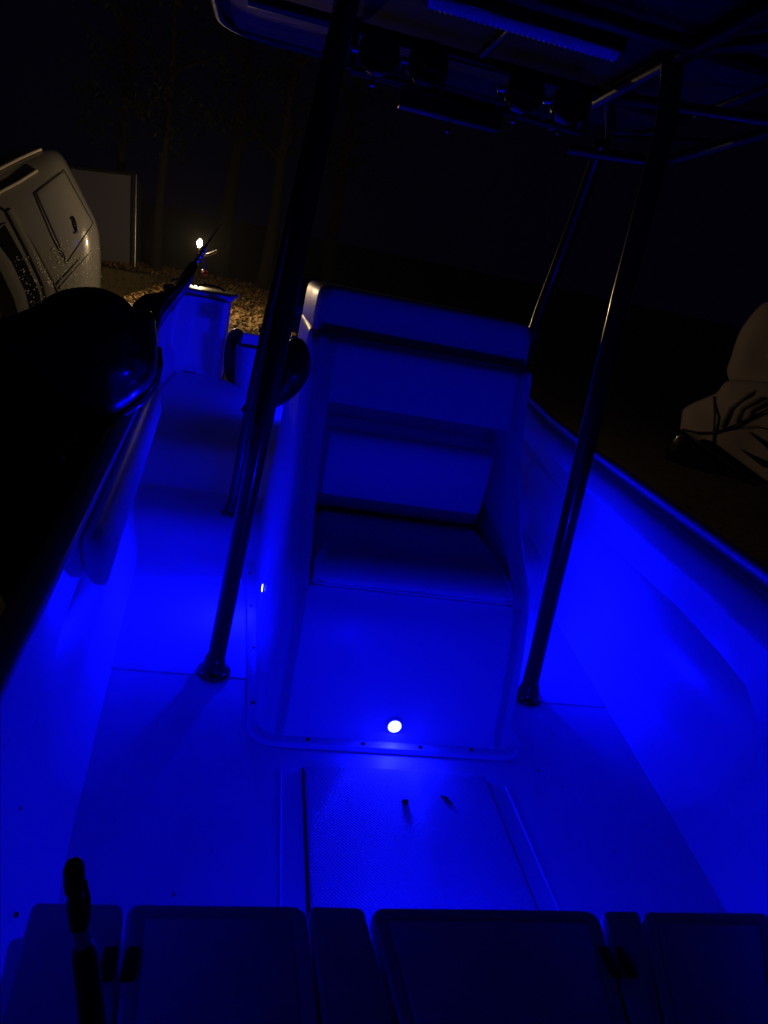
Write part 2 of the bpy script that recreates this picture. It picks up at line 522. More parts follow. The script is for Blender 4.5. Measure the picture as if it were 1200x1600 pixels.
# side bolsters
for s, y0, y1 in ((-1, 1.21, 3.6), (1, .95, 4.6)):
    def lobe(off, th, hh, zc, ya):
        n = 44; rings = []
        for i in range(n + 3):
            j = max(0, i - 2); y = ya + (y1 - ya)*j/n
            f = (.55, .88, 1)[min(i, 2)]; y -= (.022, .012, 0)[min(i, 2)]
            k = gz(y) - .76; c = CX + s*(ghw(y) + off)
            rings.append([(c + s*th*f*math.copysign(abs(math.cos(t))**.8, math.cos(t)) + s*.012*math.sin(t), y, zc + k + hh*f*math.copysign(abs(math.sin(t))**.8, math.sin(t))) for t in [2*math.pi*q/20 for q in range(20)]])
        return MB().loft(rings)
    lobe(-.022, .023, .050, .672, y0).build('side_bolster', VINYL, boat, angle=60)
    lobe(.022, .020, .050, .688, y0 - .01).build('bolster_back_roll', VINYL, boat, angle=60)
# mounting screws on the side wall
for s, y, z in ((1, 1.30, .25), (-1, .98, .30), (-1, .86, .20)):
    hw = ehw(y) + (max((ehw(y) + ghw(y))/2 + .07, ghw(y) + .05) - .015 - ehw(y))*min(1, z/.30)
    MB().lathe([(-.004, .004), (.001, .004), (.002, .0025)], (CX + s*hw, y, z), (-s, 0, 0), 10).build('screw', SCREW, boat)
# floor hatch between console and bow deck
def rrect(x0, x1, y0, y1, r, n=5):
    out = []
    for cx, cy, a0 in ((x1-r, y0+r, -90), (x1-r, y1-r, 0), (x0+r, y1-r, 90), (x0+r, y0+r, 180)):
        for i in range(n+1):
            a = R(a0 + 90*i/n); out.append((cx + r*math.cos(a), cy + r*math.sin(a)))
    return out
def plate(mb, x0, x1, y0, y1, z0, z1, r=.03, b=.004, n=5):
    L = [(0, z0), (0, z1 - b), (b*.3, z1 - b*.3), (b, z1)]
    return mb.loft([[(x, y, z) for x, y in rrect(x0+d, x1-d, y0+d, y1-d, max(.002, r-d), n)] for d, z in L])
hatch = plate(MB(), .229, .745, .62, 1.475, .001, .012, .03, .004).build('floor_hatch', NONSKID, boat)
MB().tube([(.165, .5, .000), (.165, 1.46, .000)], .0035, 10).build('floor_bead', DECK, boat)
MB().tube([(.803, .5, .000), (.803, 1.44, .000)], .0042, 10).build('floor_bead', DECK, boat)
gap = MB().box(.2225, .2275, .62, 1.47, .0008, .0022)
gap.build('hatch_gasket', RUBBER, boat, smooth=False)
MB().box(.7465, .7515, .62, 1.45, .0008, .0022).build('hatch_gasket', RUBBER, boat, smooth=False)

# bow deck with hatch lids
bz = .45
mb = MB()
ys = [-.4, -.1, .1, .3, .45, .655]
mb.loft([[(CX - ehw(y) - .02, y, -.01), (CX + ehw(y) + .02, y, -.01), (CX + ehw(y) + .02, y, bz - .03), (CX - ehw(y) - .02, y, bz - .03)] for y in ys])
mb.build('bow_deck', DECK, boat, bevel=.012)
def lid(xa, xb, xc, xd, y0=.675, y1=.1, z=bz, name='deck_lid', r=.011, rim=False):
    """xa, xb: edges at the far end (y0); xc, xd: edges at y = .52"""
    def X(x, y):
        t = (y0 - y)/(y0 - .52); f = (x - xa)/(xb - xa)
        return (xa + (xc - xa)*t)*(1-f) + (xb + (xd - xb)*t)*f
    def ring(d, zz, rr):
        return [(X(x, y), y, zz) for x, y in rrect(xa+d, xb-d, y1+d, y0-d, max(.002, rr-d), 5)]
    L = [(0, z-.020), (0, z-.006), (.0015, z-.002), (.0045, z)]
    if rim:
        L += [(.018, z), (.020, z-.0012), (.023, z-.0012), (.025, z+.0003)]
    return MB().loft([ring(d, zz, r) for d, zz in L]).build(name, DECK, boat, angle=30)
lid(-.205, -.0945, -.190, -.0745)
lid(-.090, .141, -.070, .1525, rim=True, r=.016)
lid(.145, .2215, .1555, .2425)
lid(.2285, .579, .2475, .5425, rim=True, r=.024)
lid(.5845, .6475, .5475, .5925)
lid(.6505, .875, .597, .772, rim=True, r=.016)
lid(.882, 1.16, .80, 1.10)
for x, y, a in ((-.083, .592, -.13), (.569, .594, .22)):
    for d in (-1, 1):
        plate(MB(), x + d*.0125 - .009, x + d*.0125 + .009, y - .021, y + .021, bz - .001, bz + .0045, .005, .003).build('dark_pad', RUBBER, boat)  # flat dark pads on both sides of a lid gap

# ------------------------------------------------------------------ console
con = thing('centre_console', 'white moulded centre console with a forward seat niche, standing mid cockpit', 'console', (CX, 2.3, 0))
def con_half(z): return lerp_table([(0, .40), (.06, .388), (.3, .384), (.5, .378), (1.10, .372), (1.3, .366)], z)
FRONT = [(.012, 1.575), (.05, 1.588), (.15, 1.60), (.30, 1.63), (.40, 1.655), (.46, 1.69), (.52, 1.765), (.60, 1.86), (.70, 1.94), (.80, 2.01), (.90, 2.055), (1.0, 2.08), (1.06, 2.092), (1.08, 2.102), (1.088, 2.125)]
def yfront(z): return lerp_table(FRONT, z)
REC = [(0, .0), (.395, .0), (.40, .42), (.89, .20), (.895, .0), (1.2, 0)]
def console_ring(z, inset=0.0, rec=None):
    hw, yf = con_half(z) - inset, yfront(z) + inset
    flare = .055 * (1 - min(1, z/1.1)*.9)
    yb = 3.15 - inset
    r = .075
    dp = rec if rec is not None else (0 if z < .4443 or z > .8945 else max(0.0, 2.26 - yf))
    nh = lerp_table([(0, .312), (.5, .306), (.95, .322)], z)
    pts = []
    # front right to left across the niche, with rounded outer corners
    for i in range(7):
        a = R(0 - 90*i/6)
        pts.append((CX + hw - r + r*math.cos(a), yf + r + r*math.sin(a)))
    c = .022
    pts += [(CX + nh + c*1.2, yf), (CX + nh + .004, yf + min(dp, .006)), (CX + nh, yf + min(dp, .02)), (CX + nh, yf + dp*.5), (CX + nh - .012, yf + dp), (CX + .15, yf + dp), (CX - .15, yf + dp),
            (CX - nh + .012, yf + dp), (CX - nh, yf + dp*.5), (CX - nh, yf + min(dp, .02)), (CX - nh - .004, yf + min(dp, .006)), (CX - nh - c*1.2, yf)]
    for i in range(7):
        a = R(-90 - 90*i/6)
        pts.append((CX - hw + r + r*math.cos(a), yf + r + r*math.sin(a)))
    pts += [(CX - hw - flare, yb), (CX + hw + flare, yb)]
    return [(x, y, z) for x, y in pts]
zs_ = [.012, .03, .06, .10, .15, .22, .30, .36, .41, .444]
rings = [console_ring(z) for z in zs_]
rings += [console_ring(.4445, rec=max(0, 2.26 - yfront(.4445)))]
rings += [console_ring(z) for z in (.46, .48, .50, .54, .60, .66, .72, .80, .86, .885)]
rings += [console_ring(.894, rec=max(0, 2.26 - yfront(.894))), console_ring(.895, rec=0)]
rings += [console_ring(z, rec=0) for z in (.92, .96, 1.0, 1.04, 1.06)]
rings += [console_ring(1.075, rec=0, inset=.002), console_ring(1.085, rec=0, inset=.008), console_ring(1.089, rec=0, inset=.02)]
MB().loft(rings).build('console_body', GEL, con, angle=42)
# upper pod
rings = []
for z, d in [(1.085, 0), (1.12, .0), (1.19, .004), (1.215, .008), (1.228, .018), (1.232, .04)]:
    hw = .362 - d; yf = 2.175 + d + (z-1.085)*.10; r = .045
    pts = []
    for cx, a0 in ((CX + hw - r, 0), (CX - hw + r, -90)):
        for i in range(7):
            a = R(a0 - 90*i/6); pts.append((cx + r*math.cos(a), yf + r + r*math.sin(a)))
    pts += [(CX - hw - .02, 3.0 - d), (CX + hw + .02, 3.0 - d)]
    rings.append([(x, y, z) for x, y in pts])
MB().loft(rings).build('upper_pod', GEL, con, angle=40)
# base flange
rings = []
for z, d in [(.002, .0), (.012, .0), (.017, .003), (.019, .010), (.019, .03)]:
    pts = []
    hw = .418 - d; yf = 1.548 + d; r = .085 - d*.5
    for cx, a0, sx in ((CX + hw - r, 0, 1), (CX - hw + r, -90, -1)):
        for i in range(9):
            a = R(a0 - 90*i/8); pts.append((cx + r*math.cos(a), yf + r + r*math.sin(a)))
    pts += [(CX - hw - .085, 3.2 - d), (CX + hw + .085, 3.2 - d)]
    rings.append([(x, y, z) for x, y in pts])
MB().loft(rings).build('base_flange', GEL, con, angle=40)
for x, y in [(.24, 1.566), (.40, 1.563), (.57, 1.563), (.73, 1.566), (.078, 1.72), (.068, 2.03), (.045, 2.33), (.028, 2.62), (.90, 1.80), (.91, 2.1)]:
    MB().lathe([(0, .0065), (.002, .0065), (.0035, .004)], (x, y, .0185), (0,0,1), 10).build('screw', SCREW, con)
# unseen fin added on the far side to cast the floor's shadow edge
MB().box(CX + .386, CX + .433, 2.165, 2.19, .02, .42).build('shadow_fin', GEL, con, bevel=.004)

# cushions in the niche: lift-out pieces
def cushion(name, label, box, r, mat_, tilt=0):
    x0, x1, y0, y1, z0, z1 = box
    bm_ = MB(); n = 12
    rings = []
    for i in range(n+1):
        a = -math.pi/2 + math.pi*i/n
        d = r*(1 - math.cos(a)); zz = (z0+z1)/2 + (z1-z0)/2*math.sin(a)
        rings.append([(x, y, zz) for x, y in rrect(x0+d, x1-d, y0+d, y1-d, max(.006, r*1.3-d), 6)])
    bm_.loft(rings)
    return bm_
seat = thing('seat_cushion', 'white vinyl seat cushion, dark on top, in the console niche', 'seat cushion', (CX, 1.9, .4))
sb = MB()
prof = [(1.690, .448), (1.672, .454), (1.662, .468), (1.664, .486), (1.678, .505), (1.712, .525), (1.77, .537), (1.9, .543), (2.02, .540), (2.10, .530), (2.13, .50), (2.13, .448)]
rings = []
for i in range(17):
    t = -1 + 2*i/16; ed = max(0, abs(t) - .9)/.1
    x = CX + t*.298 + .004
    rings.append([(x, y + (.02*ed*ed if y < 1.8 else 0), .448 + (z-.448)*(1 - .35*ed*ed)) for y, z in prof])
sb.loft(rings).build('pad', VINYL, seat, angle=60)
MB().tube([(CX - .285, 1.666, .463), (CX, 1.662, .463), (CX + .293, 1.666, .463)], .0035, 8).build('piping', VINYL, seat)
back = thing('back_cushion', 'white vinyl backrest cushion upright in the console niche above the seat', 'back cushion', (CX, 2.1, .7))
bbm = MB(); rings = []
prof = [(.535, -.06), (.538, .03), (.55, .06), (.58, .085), (.62, .098), (.72, .106), (.765, .106), (.79, .103), (.804, .096), (.813, .082), (.817, .06), (.819, .0), (.819, -.115)]
for i in range(19):
    t = -1 + 2*i/18; ed = max(0, abs(t) - .86)/.14
    rings.append([(CX - .006 + t*(.300 + .006*(z-.5)), 2.135 - d*(1 - ed**2.2*.9) + .0, z) for z, d in prof] )
bbm.loft(rings).build('pad', VINYL, back, angle=60)

# blue courtesy lights
def led(name, label, pos, nrm, k=.72, sc=1.0):
    t = thing(name, label, 'courtesy light', pos, 'blue courtesy lights round the console')
    n = Vector(nrm).normalized()
    MB().lathe([(-.004, .0205*sc), (.002, .0205*sc), (.0035, .0185*sc), (.0035, .0155*sc)], pos, n, 28).build('bezel', GEL, t)
    MB().lathe([(.0005, .0148*sc), (.0040, .0146*sc), (.0055, .011*sc), (.0060, .002)], pos, n, 24).build('lens', LENSES[k], t)
    return t
fz = .068
led('courtesy_light', 'round glowing light low on the console front, above the floor hatch', (.487, yfront(fz) - .001, fz), (0, -1, .05), .11, 1.32)
def side_x(s, y, z):
    hw = con_half(z); fl = .055*(1 - min(1, z/1.1)*.9)
    yf = yfront(z) + .075
    return CX + s*(hw + fl*(y - yf)/(3.15 - yf))
led('courtesy_light', 'glowing light seen edge-on, low on the left side of the console', (side_x(-1, 2.25, .14), 2.25, .14), (-1, -.03, 0))
led('courtesy_light', 'courtesy light hidden low on the right side of the console', (side_x(1, 2.25, .14), 2.25, .14), (1, -.03, 0))
hs = thing('light_mount_seat', 'white seat box with cushion added to carry the stern light, unseen behind the console', 'helm seat', (.68, 4.2, .30))  # unseen box added as a mount for the stern light
plate(MB(), .46, .92, 3.92, 4.5, .299, .72, .05, .02).build('seat_box', GEL, hs)
plate(MB(), .45, .93, 3.90, 4.51, .722, .80, .05, .03).build('cushion', VINYL, hs)
led('courtesy_light', 'courtesy light hidden on the back of the added seat box facing the stern', (.52, 4.501, .62), (0, 1, -.9), 2.2)
led('courtesy_light', 'courtesy light under the lip of the bow deck facing the console', (CX, .662, .29), (0, 1, .05), .36)

# ------------------------------------------------------------------ canopy (T-top)
top = thing('canopy_top', 'black pipe canopy with four legs and a dark roof over the console', 'canopy', (CX, 2.3, 0))
zc = 2.0
def leg(pts, r=.0285, foot=True):
    o = MB().tube(pts, r, 20).build('leg', BLACKPIPE, top, angle=60)
    if foot:
        p = Vector(pts[0])
        MB().lathe([(0, .053), (.010, .053), (.016, .049), (.020, .040), (.030, .036), (.05, .033), (.06, .0285)], p, (0, 0, 1), 28).build('foot_flange', BLACKPIPE, o)
        for k in range(4):
            a = R(45 + 90*k)
            MB().lathe([(0, .0065), (.004, .006), (.006, .003)], p + Vector((.044*math.cos(a), .044*math.sin(a), .013)), (0,0,1), 10).build('bolt', CHROME, o)
    return o
leg([(-.052, 1.882, .006), (.026, 1.895, 1.29), (.055, 1.90, 1.78), (.075, 1.93, 1.95)])
leg([(1.028, 1.885, .006), (.955, 1.895, 1.37), (.945, 1.90, 1.80), (.93, 1.93, 1.95)])
leg([(-.092, 3.09, .10), (-.058, 3.10, .74), (.0, 3.08, 1.36), (.06, 2.75, 1.93)])
leg([(1.10, 3.05, .10), (1.17, 3.05, 1.28), (1.185, 2.95, 1.7), (1.13, 2.75, 1.93)])
# small clamp on the rear left leg
for z in (.98, .62):
    MB().lathe([(-.012, .031), (.012, .031)], (-.058 + (z-.74)*.094, 3.098, z), (.09, 0, 1), 16).build('clamp', BLACKPIPE, top)
    MB().ball((-.058 + (z-.74)*.094 - .025, 3.07, z), .012, 8).build('clamp_knob', RUBBER, top)
xl, xr = -.32, 1.30
per = []
for x, y in rrect(xl, xr, 1.0, 2.82, .14, 6): per.append((x, y, zc))
mb = MB().loft([[(x, y, z) for x, y in rrect(xl+d, xr-d, 1.0+d, 2.82-d, .14, 6)] for d, z in [(0.03, zc+.004), (0, zc+.012), (0, zc+.03), (.03, zc+.05)]])
mb.build('roof', CANVAS, top)
# weathered canvas panels laced under the frame, the left one coloured as lamplit
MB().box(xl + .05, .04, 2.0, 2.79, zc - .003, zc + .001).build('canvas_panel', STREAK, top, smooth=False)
MB().box(.06, .93, 1.2, 2.79, zc - .003, zc + .001).build('canvas_panel', CANVAS, top, smooth=False)
MB().box(.95, 1.26, 1.2, 2.79, zc - .003, zc + .001).build('canvas_panel', CANVAS, top, smooth=False)
MB().tube(per + [per[0]], .016, 10, False).build('edge_binding', RUBBER, top)
pipes = [
    ([(xl+.12, 1.82, 1.955), (1.28, 1.82, 1.955)], .02), ([(-.2, 2.36, 1.965), (1.25, 2.36, 1.965)], .019),
    ([(.075, 1.1, 1.955), (.075, 2.78, 1.955)], .021), ([(.93, 1.1, 1.955), (.93, 2.78, 1.955)], .021),
    ([(1.37, 1.2, 1.90), (1.36, 2.10, 1.90), (1.355, 2.52, 1.90), (1.345, 2.63, 1.898), (1.29, 2.68, 1.895), (1.12, 2.76, 1.893), (1.02, 2.79, 1.893)], .021),
    ([(.91, 1.85, 1.95), (1.02, 1.68, 1.95), (1.25, 1.36, 1.95)], .017),
    ([(1.17, 2.78, 1.965), (1.36, 2.40, 1.93)], .010),
    ([(.55, 1.2, 1.97), (.50, 2.3, 1.97)], .013),
    ([(.93, 2.3, 1.95), (1.16, 2.75, 1.95)], .016), ([(.93, 2.3, 1.95), (1.35, 2.0, 1.91)], .016),
]
for pts, r in pipes:
    MB().tube(pts, r, 14).build('frame_pipe', FRAMEPIPE, top, angle=60)
mb = MB()
for i in range(110):
    t = i/110
    if t < .4: p = Vector((xl - .005, 2.4 + t/.4*.3, zc + .005))
    else: p = Vector((xl + .1 + (t-.4)/.6*.45, 2.83, zc + .004))
    if .36 < t < .46: p = Vector((xl + .04 + random.uniform(-.02,.02), 2.78 + random.uniform(-.02,.02), zc + .004))
    mb.ball(p + Vector((random.uniform(-.008,.008), random.uniform(-.008,.008), random.uniform(-.02,.01))), random.uniform(.0022, .0045), 5)
wd = mb.build('water_droplets', WATER, top); wd['kind'] = 'stuff'

# light bar with ribbed lens under the front of the roof
bar = thing('light_bar', 'long ribbed light bar hung crosswise under the canopy roof', 'light bar', (.54, 1.94, 1.945))
bx0, bx1 = .25, .785
MB().loft([[(x, 1.94 + a, 1.955 + b) for a, b in [(-.028, .022), (.028, .022), (.033, .0), (.028, -.02), (-.028, -.02), (-.033, 0)]] for x in (bx0, bx1)]).build('housing', BLACKPIPE, bar, bevel=.004)
lb = MB(); n = 70
rings = []
for i in range(n+1):
    x = bx0 + .01 + (bx1 - bx0 - .02)*i/n; rr = .021 if i % 2 else .0175
    rings.append([(x, 1.937 + rr*1.1*math.cos(R(a)), 1.938 + rr*math.sin(R(a))) for a in range(180, 361, 20)])
lb.loft(rings, False, False)
lb.build('ribbed_lens', mat('frosted_lens', (.72, .74, .8), .28, coat=.6, bump=.5, bscale=90), bar, angle=20)
for x in (bx0 + .08, bx1 - .08):
    MB().box(x - .012, x + .012, 1.93, 1.95, 1.974, 2.003).build('bracket', BLACKPIPE, bar)
MB().tube([(.18, 2.0, 1.985), (.23, 1.985, 1.966), (.275, 1.95, 1.962), (.31, 1.945, 1.975)], .005, 8).build('cable', RUBBER, bar)

# rail with four round spotlights
rail = thing('accessory_rail', 'thin dark rail hung across the rear of the canopy, carrying round spotlights', 'rail', (CX, 2.3, 1.84))
ra, rb = atz(548, 108, 1.84), atz(908, 207, 1.84)
MB().tube([ra, rb], .012, 12).build('crossbar', FRAMEPIPE, rail)
for p in (ra, rb):
    MB().tube([p, (p.x, p.y, 1.97)], .011, 10).build('drop_post', BLACKPIPE, rail)
MB().box(.275, .60, ra.y - .02, ra.y + .03, 1.775, 1.822).build('control_box', FRAMEPIPE, rail, bevel=.006)
MB().tube([(.44, ra.y, 1.776), (.44, ra.y, 1.75)], .003, 8).build('pull_cord', STEEL, rail)
MB().lathe([(0, .003), (.004, .009), (.012, .010), (.016, .004)], (.44, ra.y, 1.738), (0, 0, 1), 12).build('cord_knob', CHROME, rail)
sp = [(590, 88, 'leftmost of the four round spotlights on the canopy rail'), (665, 106, 'second from left of the four round spotlights on the canopy rail'),
      (815, 148, 'third from left of the four round spotlights on the canopy rail'), (886, 166, 'rightmost of the four round spotlights on the canopy rail')]
for u, v, lab in sp:
    p = at(u, v, ra.y - .03)
    t = thing('spotlight', lab, 'spotlight', p, 'round spotlights on the canopy rail')
    MB().lathe([(-.045, .054), (-.040, .060), (-.03, .060), (.0, .056), (.03, .045), (.05, .025), (.055, .006)], p, (0, 1, -.05), 24).build('housing', BLACKPIPE, t)
    MB().lathe([(-.0415, .052), (-.0465, .045), (-.050, .025), (-.051, .003)], p, (0, 1, -.05), 24).build('lens', GLASS_DARK, t)
    q = Vector((p.x, ra.y, 1.84))
    MB().tube([q + Vector((-.062, 0, 0)), p + Vector((-.064, .005, -.01)), p + Vector((-.064, .005, .01))], .006, 8).build('bracket_arm', BLACKPIPE, t)
    MB().tube([q + Vector((.062, 0, 0)), p + Vector((.064, .005, -.01)), p + Vector((.064, .005, .01))], .006, 8).build('bracket_arm', BLACKPIPE, t)
    MB().tube([q + Vector((0, 0, .012)), q + Vector((0, -.002, -.03))], .007, 8).build('mount_bolt', CHROME, t)
    MB().lathe([(-.01, .010), (.008, .012), (.012, .006)], p + Vector((-.068, -.005, 0)), (-1, 0, 0), 12).build('side_knob', STEEL, t)

# ------------------------------------------------------------------ black pouch against console
pf = Puff([(444, 545), (458, 528), (474, 532), (485, 556), (483, 585), (468, 611), (441, 632), (424, 636), (426, 600)], 2.02, .05, .06)
tag(pf.mesh(MB(), wob=.004, fr=30).build('pouch', BAG), 'rounded black pouch hanging between the left canopy legs and the console', 'pouch')

# floor litter
lt = tag(MB().lathe([(0, .007), (.004, .0095), (.009, .009), (.012, .005)], (.487, 1.345, .0125), (0, 0, 1), 14).build('hatch_knob', RUBBER), 'small dark round knob standing on the floor hatch', 'knob')
p = Vector((.605, 1.36, .0135)); mb = MB()
rings = []
for i in range(7):
    t = i/6; wd_ = .007*math.sin(math.pi*(.12 + .8*t)); c = p + Vector((-.014 + .028*t, .012 - .022*t, .004*math.sin(5*t)))
    rings.append([c + Vector((-wd_*.6, -wd_, .001)), c + Vector((0, 0, .006)), c + Vector((wd_*.6, wd_, .001)), c + Vector((0, 0, -.001))])
mb.loft(rings)
tag(mb.build('leaf', mat('dead_leaf', (.10, .07, .05), .7)), 'tiny curled dead leaf on the floor hatch right of the knob', 'leaf')

mb = MB()
for x_, y_, r_ in [(*atz(u, v, 0).xy, r_) for u, v, r_ in [(270, 1397, .0035), (245, 1130, .0025), (880, 1230, .003), (1010, 1290, .0025), (330, 1330, .0022), (840, 1205, .004), (800, 1192, .003), (180, 1280, .002), (960, 1330, .002)]]:
    for k in range(3):
        mb.ball((x_ + random.gauss(0, r_), y_ + random.gauss(0, r_), r_*.35), r_*random.uniform(.35, .7), 5)
dt = mb.build('dirt_crumbs', mat('dry_dirt', (.06, .05, .04), .9)); dt['kind'] = 'stuff'

# ------------------------------------------------------------------ rod butt in the left foreground
RY = .43
rod = thing('fishing_rod', 'black rod handle with a chrome collar standing beside the left deck lids', 'fishing rod', at(150, 1640, RY))
def rodpart(name, m, prof):                    # (u, v, half width in pixels)
    return MB().tube([at(u, v, RY) for u, v, _ in prof], [h_ / FPX * .62 for _, _, h_ in prof], 20).build(name, m, rod, angle=40)
rodpart('grip', RUBBER, [(154, 1720, 22), (147, 1620, 20), (139, 1540, 18), (133, 1494, 17.5), (131, 1480, 15), (130, 1474, 11)])
rodpart('collar', mat('satin_chrome', (.95, .95, .97), .07, metal=1.0), [(130, 1477, 11), (127, 1460, 11.5), (124, 1440, 11.5)])
rodpart('reel_seat', BLACKGLOSS, [(124, 1446, 13), (122, 1425, 15), (120, 1408, 14.5), (119, 1402, 11)])
rodpart('neck', BLACKGLOSS, [(119, 1408, 13), (118, 1398, 10), (117, 1386, 13)])
rodpart('end_cap', RUBBER, [(117, 1390, 13), (116, 1378, 13.5), (116, 1360, 14), (117, 1350, 12), (117, 1346, 7)])
MB().tube([at(u, v, RY - .008) for u, v in ((133, 1376), (137, 1405), (138, 1440))], [.0015, .0026, .0015], 10).build('lock_lever', BLACKGLOSS, rod)

# ------------------------------------------------------------------ big dark casing and long rod over the left gunwale
mo = thing('motor_cowling', 'large glossy black rounded motor cowling leaning over the left gunwale', 'motor', at(130, 570, 1.9))
cow = Puff([(-120, 560), (-60, 510), (0, 497), (45, 482), (95, 454), (150, 449), (190, 464), (212, 482), (238, 488), (246, 520), (248, 560), (243, 592), (222, 618), (180, 648), (125, 682), (70, 720), (0, 740), (-90, 690)], 1.9, .13, .22, k=5, power=2.6)
cow.mesh(MB(), rings=12).build('cowl', BLACKGLOSS, mo, angle=60)
low = Puff([(-160, 640), (-60, 690), (30, 712), (92, 708), (100, 735), (70, 800), (30, 880), (-30, 980), (-120, 1100), (-200, 1100), (-220, 800)], 1.55, .10, .3, k=5, power=3)
low.mesh(MB(), rings=8).build('dark_filler', RUBBER, mo, angle=60)  # black filler added to blank out lamplit ground beside the hull
mid = Puff([(40, 690), (130, 655), (215, 612), (240, 590), (236, 640), (205, 700), (160, 780), (110, 870), (20, 960), (-20, 800)], 3.35, .08, .2, k=5, power=3)
mid.mesh(MB(), rings=8).build('added_mid_section', RUBBER, mo, angle=60)  # second black filler, added to hide lit ground past the gunwale
RIM = [(247, 540), (248, 566), (241, 594), (222, 618), (196, 636), (160, 658), (124, 680)]
MB().tube([at(u, v, 1.9) + Vector((.003, -.008, -.002)) for u, v in RIM], [.008, .011, .015, .018, .018, .017, .008], 16).build('rim', mat('wet_black_gloss', (.01, .01, .012), .14, coat=1.0), mo, angle=60)
nk = Puff([(205, 484), (222, 462), (250, 456), (272, 445), (292, 424), (304, 428), (290, 458), (262, 494), (240, 530), (222, 520)], 4.3, .10, .10, k=5)
nk.mesh(MB()).build('tilt_arm', BLACKGLOSS, mo, angle=60)

rd = thing('fishing_rod', 'thin dark rod with shiny guide rings rising towards the glowing lamp', 'fishing rod', at(255, 490, 4.6))
rp = [at(u, v, y) for u, v, y in ((262, 478, 4.9), (302, 416, 5.4), (305, 411, 5.5), (320, 387, 6.2), (330, 372, 6.8), (346, 350, 7.4))]
MB().tube(rp, [.048, .034, .010, .008, .006, .003], 12).build('rod_blank', BLACKGLOSS, rd, angle=60)
for t in (.15, .4, .65, .9):
    q = rp[2].lerp(rp[3], t)
    MB().lathe([(-.012, .010), (-.006, .019), (.006, .019), (.012, .010)], q, rp[3] - rp[2], 12).build('guide_ring', CHROME, rd)
for t in (.2, .8):
    q = rp[3].lerp(rp[4], t)
    MB().lathe([(-.008, .008), (.0, .014), (.008, .008)], q, rp[4] - rp[3], 12).build('guide_ring', CHROME, rd)

# ------------------------------------------------------------------ lamp beyond the stern
LP = at(312, 380, 12.5)
lp = thing('yard_lamp', 'bright warm lamp glowing on a thin post behind the stern', 'lamp', (LP.x, LP.y, ground_z(LP.x, LP.y)))
mb = MB().lathe([(-.066, .014), (-.05, .025), (-.02, .035), (.015, .036), (.045, .026), (.066, .009), (.069, .002)], LP, (.05, 0, 1), 20)
mb.build('bulb', LAMPGLASS, lp)
MB().tube([(LP.x, LP.y + .02, ground_z(LP.x, LP.y) - .1), (LP.x, LP.y + .02, LP.z - .11)], .014, 10).build('post', DARKTRIM, lp)
MB().lathe([(-.12, .012), (-.09, .016), (-.066, .014)], LP, (0, 0, 1), 14).build('socket', DARKTRIM, lp)
st = thing('stake_marker', 'small pale T-shaped stake with a red base just right of the lamp', 'marker stake', at(321, 428, 12.0))
MB().tube([at(321, 427, 12.0), at(319, 398, 12.0)], .016, 10).build('stem', STEEL, st)
MB().tube([at(322, 399, 12.0), at(339, 393, 12.0)], .022, 10).build('crossbar', mat('white_plastic', (.7, .68, .62), .5), st)
MB().ball(at(321, 427, 12.0), .042, 8).build('base', RED, st)
MB().ball(at(316, 424, 12.02), .026, 8).build('base_cap', CHROME, st)

# ------------------------------------------------------------------ outboard added unseen behind the console to block the lamp
ob = thing('blocker_outboard', 'black outboard motor added on the stern to block the lamp, unseen behind the console', 'outboard motor', (CX, 6.35, .66))
rings = []
for z, a_, b_ in [(.72, .12, .20), (.78, .20, .29), (.90, .235, .33), (1.05, .235, .33), (1.14, .215, .30), (1.20, .16, .23), (1.225, .07, .10)]:
    rings.append([(CX - .19 + a_*1.15*abs(math.cos(t))**.7*(1 if math.cos(t) > 0 else -1), 6.45 + b_*abs(math.sin(t))**.7*(1 if math.sin(t) > 0 else -1), z) for t in [2*math.pi*i/32 for i in range(32)]])
MB().loft(rings).build('cowl', BLACKGLOSS, ob, angle=60)
MB().box(CX - .30, CX - .08, 6.35, 6.6, -.55, .73).build('added_mid_section', RUBBER, ob, bevel=.03)
MB().box(CX - .34, CX - .04, 6.285, 6.40, .25, .70).build('bracket', RUBBER, ob, bevel=.015)

# ------------------------------------------------------------------ bucket and bag behind the rear deck
bk = at(391, 575, 5.55); zb0 = .205; top_z = at(391, 541, 5.55).z
bucket = thing('bucket', 'milky white plastic bucket standing behind the rear deck by the canopy leg', 'bucket', (bk.x, 5.55, zb0))
hgt = top_z - zb0
MB().lathe([(0, .098), (.01, .105), (hgt*.7, .122), (hgt*.72, .130), (hgt*.75, .130), (hgt*.76, .124), (hgt*.84, .126), (hgt*.85, .133), (hgt*.88, .133), (hgt*.89, .128), (hgt*.97, .130), (hgt, .136), (hgt, .128), (hgt*.96, .122), (.02, .095)], (bk.x, 5.55, zb0), (0, 0, 1), 28).build('body', BUCKET, bucket)
MB().tube([(bk.x - .128 + .256*i/10, 5.55 - .06*math.sin(math.pi*i/10), zb0 + hgt*.93 - .10*math.sin(math.pi*i/10)) for i in range(11)], .003, 8).build('bail', STEEL, bucket)
MB().tube([(bk.x + .02, 5.52, zb0 + .03), (bk.x + .06, 5.6, zb0 + hgt + .07)], .012, 8).build('scrub_brush', RUBBER, bucket)
b1 = Puff([(352, 540), (358, 520), (370, 513), (380, 520), (377, 540), (372, 570), (370, 600), (354, 594), (350, 565)], 5.82, .13, .1)
tag(b1.mesh(MB(), wob=.02, fr=14).build('plastic_bag', BAG), 'crumpled black plastic bag slumped behind the milky bucket', 'bag')

